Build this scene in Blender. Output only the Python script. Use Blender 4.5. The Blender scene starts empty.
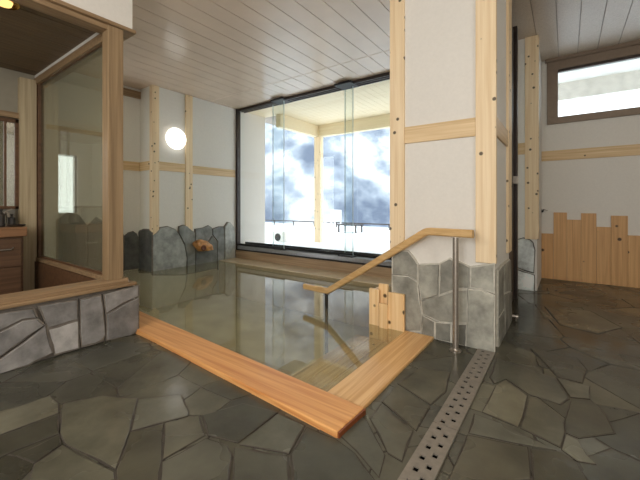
import bpy, bmesh, math, random
from mathutils import Vector, noise
rnd = random.Random(7)
SC = bpy.context.scene
COL = SC.collection

# ------------------------------------------------------------------ camera, world, light, exposure
CAM_H = 1.0                      # eye height; the room is laid out from it
F = 340.0                        # focal length for a 640 px wide frame
HX, HY = 320.0, 205.0            # where the horizon is met by the view axis
YAW = math.radians(35.9)
SA, CA = math.sin(YAW), math.cos(YAW)
cam = bpy.data.cameras.new('camera'); camo = bpy.data.objects.new('camera', cam); COL.objects.link(camo)
camo.location = (0, 0, CAM_H); camo.rotation_euler = (math.pi/2, 0, YAW)
cam.sensor_width = 36; cam.lens = 36*F/640; cam.shift_y = -35/640; cam.clip_start = .02; cam.clip_end = 300
SC.camera = camo

W = bpy.data.worlds.new('overcast_sky'); SC.world = W; W.use_nodes = True
wn = W.node_tree; wn.nodes.clear()
wo = wn.nodes.new('ShaderNodeOutputWorld'); wb = wn.nodes.new('ShaderNodeBackground')
wb.inputs[0].default_value = (.95, .975, 1.0, 1); wb.inputs[1].default_value = 3.7
wn.links.new(wb.outputs[0], wo.inputs[0])
SC.view_settings.view_transform = 'Standard'; SC.view_settings.look = 'None'
SC.view_settings.gamma = 1; SC.view_settings.use_curve_mapping = False
SC.view_settings.exposure = 0.0

def area(name, loc, size, power, col=(1, .93, .82), rot=(0, 0, 0), shape='DISK'):
    l = bpy.data.lights.new(name, 'AREA'); l.shape = shape; l.size = size; l.energy = power; l.color = col
    o = bpy.data.objects.new(name, l); COL.objects.link(o); o.location = loc; o.rotation_euler = rot
    return o
def fill_point(name, loc, r, power, col):
    l = bpy.data.lights.new(name, 'POINT'); l.shadow_soft_size = r; l.energy = power; l.color = col
    o = bpy.data.objects.new(name, l); COL.objects.link(o); o.location = loc
fill_point('passage_fill_light', (1.9, .5, 2.1), .2, 62, (1, .95, .88))  # added fill light for the passage, no lamp fitting stands there
fill_point('bath_fill_light', (-1.9, -1.0, 2.1), .2, 36, (1, .95, .88))  # unseen fill light added to brighten the bath side
area('back_fill_light', (-.6, -2.1, 1.6), 1.8, 85, (1, .97, .93), (math.pi/2, 0, 0), 'SQUARE')  # large soft panel added to light the room; the back wall has no window
area('washroom_fill_light', (-3.7, -.3, 2.38), 0.5, 7, (1, .90, .74))  # added fill inside the washroom, apart from its modelled ceiling lamp

# ------------------------------------------------------------------ helpers: where a sight line meets a real surface
def on_z(u, v, z=0.0):
    d = F*(CAM_H-z)/(v-HY); l = (u-HX)*d/F
    return Vector((-d*SA+l*CA, d*CA+l*SA, z))
def on_y(u, v, Y):
    r = (u-HX)/F; k = (-SA+r*CA)/(CA+r*SA); X = k*Y; d = -X*SA+Y*CA
    return Vector((X, Y, CAM_H-(v-HY)*d/F))
def on_x(u, v, X):
    r = (u-HX)/F; k = (-SA+r*CA)/(CA+r*SA); Y = X/k; d = -X*SA+Y*CA
    return Vector((X, Y, CAM_H-(v-HY)*d/F))

def origin_of(o):
    p = Vector((0, 0, 0))
    while o is not None:
        p += Vector(o.location); o = o.parent
    return p

class MB:
    def __init__(s): s.v = []; s.f = []; s.c = []
    def add(s, vs, fs, col=None):
        n = len(s.v); s.v += [Vector(p) for p in vs]
        for f in fs: s.f.append([n+i for i in f]); s.c.append(col)
        return s
    def box(s, x0, x1, y0, y1, z0, z1, col=None):
        x0, x1 = sorted((x0, x1)); y0, y1 = sorted((y0, y1)); z0, z1 = sorted((z0, z1))
        return s.add([(x0,y0,z0),(x1,y0,z0),(x1,y1,z0),(x0,y1,z0),(x0,y0,z1),(x1,y0,z1),(x1,y1,z1),(x0,y1,z1)],
                     [(0,3,2,1),(4,5,6,7),(0,1,5,4),(1,2,6,5),(2,3,7,6),(3,0,4,7)], col)
    def prism(s, pts, off, inset=0.0, depth_in=0.0, col=None):
        """polygon pts pushed along off; front rim chamfered by inset"""
        pts = [Vector(p) for p in pts]; off = Vector(off); n = len(pts)
        nrm = Vector((0, 0, 0)); c = sum(pts, Vector())/n
        for i in range(n): nrm += (pts[i]-c).cross(pts[(i+1) % n]-c)
        if nrm.dot(off) < 0: pts.reverse()
        fr = [p+off for p in pts]
        if inset:
            mid = [p+off*(1-depth_in) for p in pts]
            fr = [p+off+(c-p).normalized()*inset for p in pts]
            vs = pts+mid+fr
            fs = [tuple(range(n-1, -1, -1)), tuple(range(2*n, 3*n))]
            for i in range(n):
                j = (i+1) % n; fs += [(i, j, n+j, n+i), (n+i, n+j, 2*n+j, 2*n+i)]
        else:
            vs = pts+fr; fs = [tuple(range(n-1, -1, -1)), tuple(range(n, 2*n))]
            for i in range(n):
                j = (i+1) % n; fs.append((i, j, n+j, n+i))
        return s.add(vs, fs, col)
    def tube(s, path, r, seg=12, r2=None, up=None, cap=True):
        """round or elliptical (r across, r2 in the up direction) section along a path"""
        path = [Vector(p) for p in path]; r2 = r2 or r; rings = []
        for i, p in enumerate(path):
            a = (path[i]-path[i-1]).normalized() if i else None
            b = (path[i+1]-path[i]).normalized() if i < len(path)-1 else None
            t = (a+b).normalized() if a and b else (a or b)
            U = Vector(up) if up else (Vector((0, 0, 1)) if abs(t.z) < .9 else Vector((1, 0, 0)))
            sd = t.cross(U).normalized(); U = sd.cross(t).normalized()
            k = 1/max(.4, t.dot(b)) if a and b else 1
            rings.append([p+sd*(r*math.cos(q))+U*(r2*k*math.sin(q)) for q in [2*math.pi*j/seg for j in range(seg)]])
        vs = [q for g in rings for q in g]; fs = []
        for i in range(len(rings)-1):
            for j in range(seg):
                k = (j+1) % seg; fs.append((i*seg+j, i*seg+k, (i+1)*seg+k, (i+1)*seg+j))
        if cap: fs += [tuple(range(seg-1, -1, -1)), tuple(range((len(rings)-1)*seg, len(rings)*seg))]
        return s.add(vs, fs)
    def lathe(s, c, prof, axis='Z', seg=32):
        """prof = [(radius, height)] round an axis through c"""
        c = Vector(c); vs = []; fs = []
        for r, h in prof:
            for j in range(seg):
                q = 2*math.pi*j/seg; a, b = r*math.cos(q), r*math.sin(q)
                vs.append(c+{'Z': Vector((a, b, h)), 'X': Vector((h, a, b)), 'Y': Vector((b, h, a))}[axis])
        for i in range(len(prof)-1):
            for j in range(seg):
                k = (j+1) % seg; fs.append((i*seg+j, i*seg+k, (i+1)*seg+k, (i+1)*seg+j))
        fs += [tuple(range(seg-1, -1, -1)), tuple(range((len(prof)-1)*seg, len(prof)*seg))]
        return s.add(vs, fs)
    def build(s, name, mat, parent=None, bevel=0, smooth=False, recalc=True):
        lo = Vector([min(p[i] for p in s.v) for i in range(3)]); hi = Vector([max(p[i] for p in s.v) for i in range(3)])
        base = origin_of(parent) if parent else Vector(((lo.x+hi.x)/2, (lo.y+hi.y)/2, lo.z))
        me = bpy.data.meshes.new(name); me.from_pydata([p-base for p in s.v], [], s.f)
        if any(c is not None for c in s.c):
            at = me.color_attributes.new('stone_tint', 'FLOAT_COLOR', 'CORNER'); i = 0
            for f, c in zip(s.f, s.c):
                for _ in f: at.data[i].color = (*(c or (1, 1, 1)), 1); i += 1
        if recalc:
            bm = bmesh.new(); bm.from_mesh(me); bmesh.ops.recalc_face_normals(bm, faces=bm.faces); bm.to_mesh(me); bm.free()
        me.materials.append(mat)
        if smooth:
            for p in me.polygons: p.use_smooth = True
        o = bpy.data.objects.new(name, me); COL.objects.link(o)
        if parent: o.parent = parent
        else: o.location = base
        if bevel:
            m = o.modifiers.new('bevel', 'BEVEL'); m.width = bevel; m.segments = 2; m.limit_method = 'ANGLE'
            m.angle_limit = math.radians(50)
        return o

def tag(o, label, cat, group=None, kind=None):
    o['label'] = label; o['category'] = cat
    if group: o['group'] = group
    if kind: o['kind'] = kind
    return o
def thing(name, label, cat, loc, group=None):
    o = bpy.data.objects.new(name, None); COL.objects.link(o); o.location = loc; o.empty_display_size = .1
    return tag(o, label, cat, group)
def struct(o, label=None):
    o['kind'] = 'structure'
    if label: o['label'] = label
    return o

# ------------------------------------------------------------------ materials
def mat_new(name):
    m = bpy.data.materials.new(name); m.use_nodes = True; nt = m.node_tree; nt.nodes.clear()
    out = nt.nodes.new('ShaderNodeOutputMaterial'); return m, nt, out
def N(nt, t, **kw):
    n = nt.nodes.new(t)
    for k, v in kw.items():
        if k.startswith('i_'):
            key = k[2:]; key = int(key) if key.isdigit() else key.replace('_', ' ')
            n.inputs[key].default_value = v
        else: setattr(n, k, v)
    return n
def coords(nt, scale=(1, 1, 1)):
    tc = N(nt, 'ShaderNodeTexCoord'); oi = N(nt, 'ShaderNodeObjectInfo')
    mul = N(nt, 'ShaderNodeMath', operation='MULTIPLY'); mul.inputs[1].default_value = 17.0
    nt.links.new(oi.outputs['Random'], mul.inputs[0])
    ad = N(nt, 'ShaderNodeVectorMath', operation='ADD')
    nt.links.new(tc.outputs['Object'], ad.inputs[0]); nt.links.new(mul.outputs[0], ad.inputs[1])
    mp = N(nt, 'ShaderNodeMapping'); mp.inputs['Scale'].default_value = scale
    nt.links.new(ad.outputs[0], mp.inputs[0]); return ad.outputs[0], mp.outputs[0]
def ramp(nt, src, stops):
    r = N(nt, 'ShaderNodeValToRGB'); e = r.color_ramp.elements
    while len(e) < len(stops): e.new(.5)
    for q, (p, c) in zip(e, stops): q.position = p; q.color = (*c, 1)
    nt.links.new(src, r.inputs[0]); return r.outputs[0]
def mixc(nt, fac, a, b, mode='MIX'):
    m = N(nt, 'ShaderNodeMix', data_type='RGBA', blend_type=mode)
    for s, v in ((0, fac), (6, a), (7, b)):
        if isinstance(v, bpy.types.NodeSocket): nt.links.new(v, m.inputs[s])
        elif isinstance(v, (int, float)): m.inputs[s].default_value = v
        else: m.inputs[s].default_value = (*v, 1)
    return m.outputs[2]
def bump(nt, h, strength, dist=.01):
    b = N(nt, 'ShaderNodeBump'); b.inputs['Strength'].default_value = strength; b.inputs['Distance'].default_value = dist
    nt.links.new(h, b.inputs['Height']); return b.outputs[0]
def principled(nt, out, col, rough=.6, metal=0, normal=None, spec=.5):
    p = N(nt, 'ShaderNodeBsdfPrincipled')
    for s, v in (('Base Color', col), ('Roughness', rough), ('Metallic', metal), ('Specular IOR Level', spec)):
        if isinstance(v, bpy.types.NodeSocket): nt.links.new(v, p.inputs[s])
        elif isinstance(v, (int, float)): p.inputs[s].default_value = v
        else: p.inputs[s].default_value = (*v, 1)
    if normal: nt.links.new(normal, p.inputs['Normal'])
    nt.links.new(p.outputs[0], out.inputs[0]); return p
def sr(r, g, b):
    f = lambda c: (c/255/12.92) if c/255 <= .04045 else ((c/255+.055)/1.055)**2.4
    return (f(r), f(g), f(b))

def wood(name, dark, light, axis='Z', rough=.5, knots=.0, knot_scale=5.0, fine=1.0, knot_col=None, spec=.4):
    m, nt, out = mat_new(name)
    st = {'X': (1.2, 44, 44), 'Y': (44, 1.2, 44), 'Z': (44, 44, 1.2)}[axis]
    raw, mp = coords(nt, tuple(a*fine for a in st))
    n1 = N(nt, 'ShaderNodeTexNoise'); n1.inputs['Scale'].default_value = 1.0; n1.inputs['Detail'].default_value = 4; n1.inputs['Distortion'].default_value = .6
    nt.links.new(mp, n1.inputs['Vector'])
    c = ramp(nt, n1.outputs[0], [(.32, dark), (.68, light)])
    if knots:
        v = N(nt, 'ShaderNodeTexVoronoi'); v.inputs['Scale'].default_value = knot_scale
        nt.links.new(raw, v.inputs['Vector'])
        k = N(nt, 'ShaderNodeMapRange'); k.inputs[1].default_value = knots; k.inputs[2].default_value = knots*.7
        nt.links.new(v.outputs['Distance'], k.inputs[0])
        c = mixc(nt, k.outputs[0], c, knot_col or tuple(x*.16 for x in dark))
    principled(nt, out, c, rough, normal=bump(nt, n1.outputs[0], .08, .004), spec=spec)
    return m
def plain(name, col, rough=.6, metal=0, nscale=0, namp=.1, bstr=0, spec=.5):
    m, nt, out = mat_new(name); nrm = None; c = col
    if nscale:
        raw, mp = coords(nt); n = N(nt, 'ShaderNodeTexNoise'); n.inputs['Scale'].default_value = nscale; n.inputs['Detail'].default_value = 5
        nt.links.new(raw, n.inputs['Vector'])
        c = ramp(nt, n.outputs[0], [(.3, tuple(x*(1-namp) for x in col)), (.7, tuple(min(1, x*(1+namp)) for x in col))])
        if bstr: nrm = bump(nt, n.outputs[0], bstr, .01)
    principled(nt, out, c, rough, metal, nrm, spec); return m
def stone(name, rough=(.3, .6), bstr=.5, nscale=7, mottling=.35, spec=.5):
    """natural stone: each block carries its own tint"""
    m, nt, out = mat_new(name); raw, mp = coords(nt)
    at = N(nt, 'ShaderNodeAttribute'); at.attribute_name = 'stone_tint'
    n = N(nt, 'ShaderNodeTexNoise'); n.inputs['Scale'].default_value = nscale; n.inputs['Detail'].default_value = 8; n.inputs['Roughness'].default_value = .62
    nt.links.new(raw, n.inputs['Vector'])
    g = ramp(nt, n.outputs[0], [(.3, (1-mottling,)*3), (.72, (1+mottling*.6,)*3)])
    c = mixc(nt, 1.0, at.outputs['Color'], g, 'MULTIPLY')
    n2 = N(nt, 'ShaderNodeTexNoise'); n2.inputs['Scale'].default_value = 2.3; n2.inputs['Detail'].default_value = 3
    nt.links.new(raw, n2.inputs['Vector'])
    r = N(nt, 'ShaderNodeMapRange'); r.inputs[1].default_value = .35; r.inputs[2].default_value = .65; r.inputs[3].default_value = rough[0]; r.inputs[4].default_value = rough[1]
    nt.links.new(n2.outputs[0], r.inputs[0])
    principled(nt, out, c, r.outputs[0], normal=bump(nt, n.outputs[0], bstr, .012), spec=spec); return m
def glass(name, tint=(.93, .97, .96), ior=1.45, rough=0.0, bumps=None, milk=0):
    """clear sheet: Fresnel reflection over what lies behind"""
    m, nt, out = mat_new(name)
    fr = N(nt, 'ShaderNodeFresnel'); fr.inputs[0].default_value = ior
    gl = N(nt, 'ShaderNodeBsdfGlossy'); gl.inputs['Roughness'].default_value = rough
    tr = N(nt, 'ShaderNodeBsdfTransparent'); tr.inputs[0].default_value = (*tint, 1)
    mx = N(nt, 'ShaderNodeMixShader')
    if bumps:
        raw, mp = coords(nt, (1, 1, 1)); n = N(nt, 'ShaderNodeTexNoise'); n.inputs['Scale'].default_value = bumps[0]; n.inputs['Detail'].default_value = 1
        nt.links.new(raw, n.inputs['Vector']); b = bump(nt, n.outputs[0], bumps[1], bumps[2])
        nt.links.new(b, gl.inputs['Normal']); nt.links.new(b, fr.inputs['Normal'])
    ge = N(nt, 'ShaderNodeNewGeometry'); mr = N(nt, 'ShaderNodeMapRange')      # same reflection from either side of the sheet
    mr.inputs[3].default_value = ior; mr.inputs[4].default_value = 1/ior
    nt.links.new(ge.outputs['Backfacing'], mr.inputs[0]); nt.links.new(mr.outputs[0], fr.inputs[0])
    nt.links.new(fr.outputs[0], mx.inputs[0]); 
    if milk:                                                   # a little cloudiness in the water itself
        df = N(nt, 'ShaderNodeBsdfDiffuse'); df.inputs[0].default_value = (*sr(194, 187, 158), 1); m2 = N(nt, 'ShaderNodeMixShader'); m2.inputs[0].default_value = milk
        nt.links.new(tr.outputs[0], m2.inputs[1]); nt.links.new(df.outputs[0], m2.inputs[2]); tr = m2
    nt.links.new(tr.outputs[0], mx.inputs[1]); nt.links.new(gl.outputs[0], mx.inputs[2])
    nt.links.new(mx.outputs[0], out.inputs[0]); return m
def emit(name, col, s):
    m, nt, out = mat_new(name); e = N(nt, 'ShaderNodeEmission'); e.inputs[0].default_value = (*col, 1); e.inputs[1].default_value = s
    nt.links.new(e.outputs[0], out.inputs[0]); return m

PLASTER = plain('white_plaster', sr(227, 225, 219), .85, nscale=40, namp=.02, bstr=.1)
CEIL = plain('ceiling_boards', sr(214, 194, 174), .24, nscale=3, namp=.05, bstr=.06)
CEILR = plain('ceiling_boards_embossed', sr(204, 190, 174), .16, nscale=110, namp=.12, bstr=.35)
JOINT = plain('ceiling_joint_grey', sr(150, 140, 130), .7, nscale=20)
PINE = wood('pine_post', sr(228, 202, 162), sr(244, 224, 190), 'Z', .55, .17, 11)
PINE_X = wood('pine_rail_across', sr(206, 176, 130), sr(232, 207, 166), 'X', .5, .12, 8)
PINE_Y = wood('pine_rail_along', sr(202, 172, 128), sr(230, 204, 164), 'Y', .5, .05, 6)
PLANK = wood('pine_panelling', sr(196, 150, 98), sr(222, 178, 124), 'Z', .5, .14, 6)
PLANKW = wood('pine_spout_planks', sr(228, 188, 134), sr(246, 216, 168), 'Z', .45, .2, 9)
RIMF = wood('cedar_rim_front', sr(206, 138, 80), sr(236, 180, 116), 'X', .3, .05, 5)
RIMS = wood('cedar_rim_side', sr(208, 156, 98), sr(238, 198, 142), 'Y', .3, .05, 5)
RIMEND = wood('cedar_end_grain', sr(110, 58, 30), sr(140, 78, 42), 'Z', .4)
BENCH = wood('submerged_bench_boards', sr(190, 160, 110), sr(222, 194, 146), 'Y', .6, .1, 7)
BATHFLOOR = plain('bath_floor_tiles', sr(176, 170, 138), .6, nscale=3, namp=.2, bstr=.1)
HAND = wood('handrail_wood', sr(196, 158, 104), sr(216, 182, 130), 'X', .45, 0)
BROWNW = wood('brown_frame_timber', sr(132, 108, 80), sr(164, 138, 106), 'Y', .5)
BROWNZ = wood('brown_frame_upright', sr(132, 110, 82), sr(160, 136, 104), 'Z', .5)
DARKW = wood('dark_timber', sr(84, 60, 42), sr(112, 82, 58), 'Y', .5)
VANW = wood('vanity_timber', sr(84, 62, 46), sr(106, 80, 60), 'Y', .4)
BRONZE = plain('dark_bronze_frame', sr(62, 54, 50), .4, .5, nscale=30, namp=.1)
BROWNAL = plain('brown_window_frame', sr(126, 110, 94), .45, .2, nscale=30, namp=.06)
BLACK = plain('black_metal', sr(26, 24, 24), .6, 0, nscale=30, namp=.1)
STEEL = plain('brushed_steel', sr(168, 160, 150), .36, .8, nscale=60, namp=.1)
TRACK = plain('aluminium_track', sr(190, 192, 196), .3, .7, nscale=30, namp=.08)
DRAIN = plain('drain_cover_metal', sr(136, 130, 121), .4, .2, nscale=40, namp=.12, bstr=.1)
DRAINSHADE = plain('drain_depth_shade', (.004, .004, .004), .9, nscale=40, spec=0)  # black colour carries the shade below the drain holes
GROUTD = plain('dark_grout', sr(66, 60, 53), .8, nscale=30, namp=.25, bstr=.3)
GROUTL = plain('pale_grout', sr(196, 194, 184), .8, nscale=30, namp=.15, bstr=.3)
GROUTM = plain('brown_grout', sr(116, 109, 101), .7, nscale=30, namp=.2, bstr=.3)
FLOORST = stone('wet_slate_floor', (.14, .36), .25, 4, .42, .5)
WALLST = stone('split_slate_wall', (.5, .75), .9, 7, .48, .35)
GLASS = glass('clear_glass', (.95, .98, .975))
GEDGE = plain('glass_edge_green', sr(196, 214, 214), .15, 0, nscale=10)
GLASSD = glass('washroom_glass', (.72, .73, .66), 1.42, milk=.14)
WATER = glass('bath_water', (.84, .83, .70), 1.42, .006, (1.2, .05, .01), milk=.26)
MIRROR = plain('mirror_silver', (.85, .87, .88), .03, 1.0, nscale=2, namp=.01)
LAMP = emit('lamp_glow', (1, .95, .86), 2.4)
WHITEPL = plain('white_plastic', sr(235, 232, 226), .4, nscale=20, namp=.02)
WASHWALL = plain('washroom_wallpaper', sr(150, 144, 128), .8, nscale=12, namp=.04)
GOLD = plain('gold_metal', sr(200, 150, 60), .25, 1.0, nscale=20, namp=.1)
SNOW = plain('snow', sr(240, 244, 250), .8, nscale=2, namp=.05, bstr=.3)
SOFFIT = wood('pale_soffit_boards', sr(236, 218, 182), sr(246, 232, 202), 'X', .6)
ORANGE = stone('orange_mineral_rock', (.35, .6), .8, 14, .5)

# ------------------------------------------------------------------ 2-D cell helper for stone paving
def clip(poly, nx, ny, c):
    out = []
    for i in range(len(poly)):
        a, b = poly[i], poly[(i+1) % len(poly)]
        da, db = a[0]*nx+a[1]*ny-c, b[0]*nx+b[1]*ny-c
        if da <= 0: out.append(a)
        if (da < 0 < db) or (db < 0 < da):
            t = da/(da-db); out.append((a[0]+(b[0]-a[0])*t, a[1]+(b[1]-a[1])*t))
    return out
def cell(i, seeds, bounds, gap):
    p = seeds[i]; poly = [(bounds[0], bounds[2]), (bounds[1], bounds[2]), (bounds[1], bounds[3]), (bounds[0], bounds[3])]
    for j, q in enumerate(seeds):
        if j == i: continue
        dx, dy = q[0]-p[0], q[1]-p[1]; L = math.hypot(dx, dy)
        if L > 3: continue
        nx, ny = dx/L, dy/L
        poly = clip(poly, nx, ny, ((p[0]+q[0])/2)*nx+((p[1]+q[1])/2)*ny-gap)
        if len(poly) < 3: return []
    return poly
def rough_edge(poly, amp, rr):
    out = []
    for i in range(len(poly)):
        a, b = Vector((*poly[i][:2], 0)), Vector((*poly[(i+1) % len(poly)][:2], 0)); L = (b-a).length
        out.append((a.x, a.y)); n = int(L/.12)
        d = (b-a).normalized() if L > 1e-6 else Vector(); s = Vector((-d.y, d.x, 0))
        for k in range(1, n+1):
            q = a+(b-a)*(k/(n+1)) + s*rr.uniform(-amp, amp*.2); out.append((q.x, q.y))
    return out

# ------------------------------------------------------------------ floor of irregular slate
seeds_px = [  # centre of each visible slab in the photograph, and how light it is
 (94,431,1.25),(28,415,1.2),(31,436,.62),(38,449,.6),(9,468,.5),(59,467,1.15),(140,454,.78),(160,412,1.2),(184,434,1.15),(125,371,.7),
 (30,392,.65),(78,390,.75),(60,372,.8),(150,372,.95),(100,358,.85),(175,392,1.0),(205,400,1.15),(242,414,.7),(274,436,1.1),(192,462,1.05),
 (250,470,.9),(317,464,.7),(355,450,1.05),(367,426,1.1),(235,440,.95),(395,402,1.0),(418,384,1.15),(425,352,.85),(445,366,.95),(385,440,1.05),(398,462,.95),
 (504,407,1.45),(541,419,1.25),(520,377,1.05),(572,388,1.15),(499,431,1.25),(502,458,.9),(562,359,.7),(587,415,.7),(574,446,1.25),(543,462,.75),
 (621,434,.8),(627,384,.85),(604,466,.95),(565,313,1.3),(530,345,.8),(590,332,.75),(615,352,.9),(600,300,.7),(545,300,.9),(525,325,.95),(510,350,1.0),
 (620,318,1.0),(540,282,.8),(580,295,.75),(225,388,.8),(210,375,.9)]
fr = random.Random(11); seeds = []
for u, v, b in seeds_px:
    p = on_z(u, v); seeds.append((p.x, p.y, b))
tries = 0
while tries < 6000:
    tries += 1
    x, y = fr.uniform(-2.9, 3.4), fr.uniform(-2.4, 5.8)
    if all((x-q[0])**2+(y-q[1])**2 > (.36 if (q[2] != -1) else .3)**2 for q in seeds): seeds.append((x, y, fr.uniform(.65, 1.2)))
zones = [(-2.9, 3.2, -2.2, 1.30), (-.86, 3.2, 1.30, 5.6), ]
fl = MB()
base_tint = sr(88, 87, 75)
for i, s in enumerate(seeds):
    c = cell(i, seeds, (-2.9, 3.2, -2.2, 5.6), .005)
    if len(c) < 3: continue
    hue = fr.uniform(-1, 1); t = (base_tint[0]*s[2]*(1+.05*hue), base_tint[1]*s[2]*(1+.01*hue), base_tint[2]*s[2]*(1-.08*hue))
    tz = (fr.uniform(-.004, .004), fr.uniform(-.004, .004), fr.uniform(-.001, .001))
    for z in zones:
        q = clip(clip(clip(clip(c, 1, 0, z[1]), -1, 0, -z[0]), 0, 1, z[3]), 0, -1, -z[2])
        if len(q) < 3: continue
        q = rough_edge(q, .008, fr)
        fl.prism([(a, b, -.02+(a-s[0])*tz[0]+(b-s[1])*tz[1]+tz[2]) for a, b in q], (0, 0, .02), .0015, .06, t)
# the large slabs nearest the viewer, outlined one by one and bedded on their own mortar
ZL = lambda pts: [(x/3.2, 340+y/3.2) for x, y in pts]
ZR = lambda pts: [(440+x/3.2, 340+y/3.2) for x, y in pts]
slabs = [(ZL([(205,205),(330,180),(440,190),(430,230),(415,295),(370,415),(210,335),(190,300),(195,230)]), 1.25),
 (ZL([(442,192),(580,175),(605,230),(600,245),(420,292)]), 1.35), (ZL([(-60,262),(0,235),(160,180),(188,205),(188,235),(0,305),(-60,330)]), 1.45),
 (ZL([(-60,335),(0,310),(188,240),(190,300),(60,350),(-60,400)]), .62), (ZL([(50,372),(190,305),(195,335),(110,395)]), .62),
 (ZL([(110,400),(200,340),(365,425),(370,480),(80,480)]), 1.2), (ZL([(415,298),(522,270),(518,385),(505,480),(376,478),(371,420)]), .72),
 ([(164.5,424),(199,416),(205,436),(163,460)], 1.15), ([(162,463),(180,454),(206,439),(227,446),(232,456),(228,485),(160,488)], 1.05),
 ([(243,404),(277,413),(238,443),(208,436),(202,416)], .72), ([(240,445),(278,414),(305,426),(289,454)], 1.15), ([(234,448),(288,457),(290,488),(233,488)], .95),
 ([(291,455),(307,428),(336,440),(355,454),(374,480),(380,490),(293,490)], .68), ([(341,437),(361,416),(367,422),(385,456),(379,478),(357,452)], 1.0),
 (ZR([(180,145),(210,130),(280,180),(265,245),(250,280),(135,232)]), 1.7), (ZR([(286,185),(310,190),(395,265),(400,300),(385,345),(258,283)]), 1.25),
 (ZR([(110,238),(200,270),(370,355),(230,330),(92,300)]), 1.4), (ZR([(88,306),(225,335),(280,345),(290,448),(40,470),(20,470)]), .95),
 (ZR([(182,60),(370,125),(412,188),(385,208),(285,175),(210,125),(175,140),(160,120)]), 1.15), (ZR([(375,122),(480,150),(480,190),(418,184)]), 1.4),
 (ZR([(290,28),(440,60),(470,95),(455,138),(375,118)]), .7), (ZR([(403,304),(440,320),(470,370),(500,400),(440,390),(388,352)]), 1.6),
 (ZR([(290,352),(385,360),(440,395),(480,470),(300,470)]), .75), (ZR([(420,190),(485,195),(530,240),(560,300),(445,315),(404,298),(398,260)]), .75),
 ([(398,384),(420,368),(450,373),(446,392),(431,405)], 1.15), ([(382,402),(397,386),(430,407),(416,431)], 1.1), ([(370,419),(381,405),(413,432),(402,462),(388,454)], 1.1),
 ([(545,307),(590,311),(622,328),(598,334),(560,325)], 1.4)]
gr = MB()
for poly, b in slabs:
    q = [on_z(u, v) for u, v in poly]; c = sum(q, Vector())/len(q)
    gr.prism([p+(p-c)*.02+Vector((0, 0, -.01)) for p in q], (0, 0, .0128))
    q = [p+(c-p).normalized()*.003 for p in q]; q = rough_edge([(p.x, p.y) for p in q], .006, fr)
    hue = fr.uniform(-1, 1)
    fl.prism([(x, y, -.006) for x, y in q], (0, 0, .0100), .0015, .1, (base_tint[0]*b*(1+.04*hue), base_tint[1]*b, base_tint[2]*b*(1-.07*hue)))
floor = struct(fl.build('floor', FLOORST), 'wet dark slate floor of irregular slabs')
gb = MB()
for z in zones: gb.box(z[0], z[1], z[2], z[3], -.06, -.002)
struct(gb.build('floor_grout', GROUTD, floor)); struct(gr.build('slab_mortar', GROUTD, floor))

# ------------------------------------------------------------------ room shell
CZ, CZR = 2.79, 2.97
BX = -1.0                          # where the lower ceiling meets the higher one (above the pillar)
def ceiling(name, x0, x1, y0, y1, z, mat, pitch=.2, seams=(), x_off=0):
    m = MB(); x = x0+x_off-pitch
    ys = [y0]+list(seams)+[y1]
    while x < x1:
        a, b = max(x+.003, x0), min(x+pitch-.003, x1)
        if b-a > .01:
            for q in range(len(ys)-1):
                m.prism([(a, ys[q]+.003, z+.012), (b, ys[q]+.003, z+.012), (b, ys[q+1]-.003, z+.012), (a, ys[q+1]-.003, z+.012)], (0, 0, -.012), .004, .3)
        x += pitch
    o = struct(m.build(name, mat)); struct(MB().box(x0, x1, y0, y1, z+.008, z+.12).build('ceiling_joints', JOINT, o)); return o
ceiling('ceiling', -5.6, BX, -2.2, 4.42, CZ, CEIL, .2, (3.65,), .075)
ceiling('ceiling.001', BX, 3.2, -2.2, 5.58, CZR, CEILR, .2, (1.9, 3.75), .12)
struct(MB().box(BX-.02, BX, -2.2, 4.42, CZ+.05, CZR+.1).build('trim_1', PLASTER))

# left wall: the near stretch is recessed, the far stretch stands forward
XR, XL, YL = -5.365, -5.0, 2.64
wl = MB()
w0, w1 = on_x(58, 213, XR), on_x(77, 156, XR)
wy0, wy1, wz0, wz1 = w0.y, w1.y, w0.z, w1.z
wl.box(XR-.15, XR, 1.2, wy0, -.62, CZ+.05).box(XR-.15, XR, wy1, YL, -.62, CZ+.05)
wl.box(XR-.15, XR, wy0, wy1, -.62, wz0).box(XR-.15, XR, wy0, wy1, wz1, CZ+.05)
wl.box(XR-.15, XL, YL, 4.42, -.62, CZ+.05)
struct(wl.build('wall_left', PLASTER), 'white plaster left wall with a recessed near stretch')
nw = struct(MB().box(XR-.06, XR-.05, wy0, wy1, wz0, wz1).build('window_2', glass('frosted_white_pane', (.9, .93, .95), 1.45, .1)), 'narrow frosted pane low in the recessed left wall')  # pane added to show as a pale rectangle through the washroom glass
fm = MB()
fm.box(XR-.08, XR+.01, wy0-.015, wy0, wz0-.015, wz1+.015).box(XR-.08, XR+.01, wy1, wy1+.015, wz0-.015, wz1+.015)
fm.box(XR-.08, XR+.01, wy0, wy1, wz1, wz1+.015).box(XR-.08, XR+.012, wy0, wy1, wz0-.015, wz0)
struct(fm.build('window_frame', WHITEPL, nw))
struct(MB().box(XR, XR+.03, 1.46, 2.12, 1.97, 2.03).build('trim_reflection', PINE_Y, None, .003))  # added rail standing in for a line mirrored in the washroom glass
struct(MB().box(XR, XR+.03, 2.14, YL, 2.64, 2.75).build('trim_3', BROWNW, None, .003))
struct(MB().box(XR, XR+.05, 2.18, 2.30, -.1, CZ).build('trim_4', PINE, None, .004))

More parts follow.
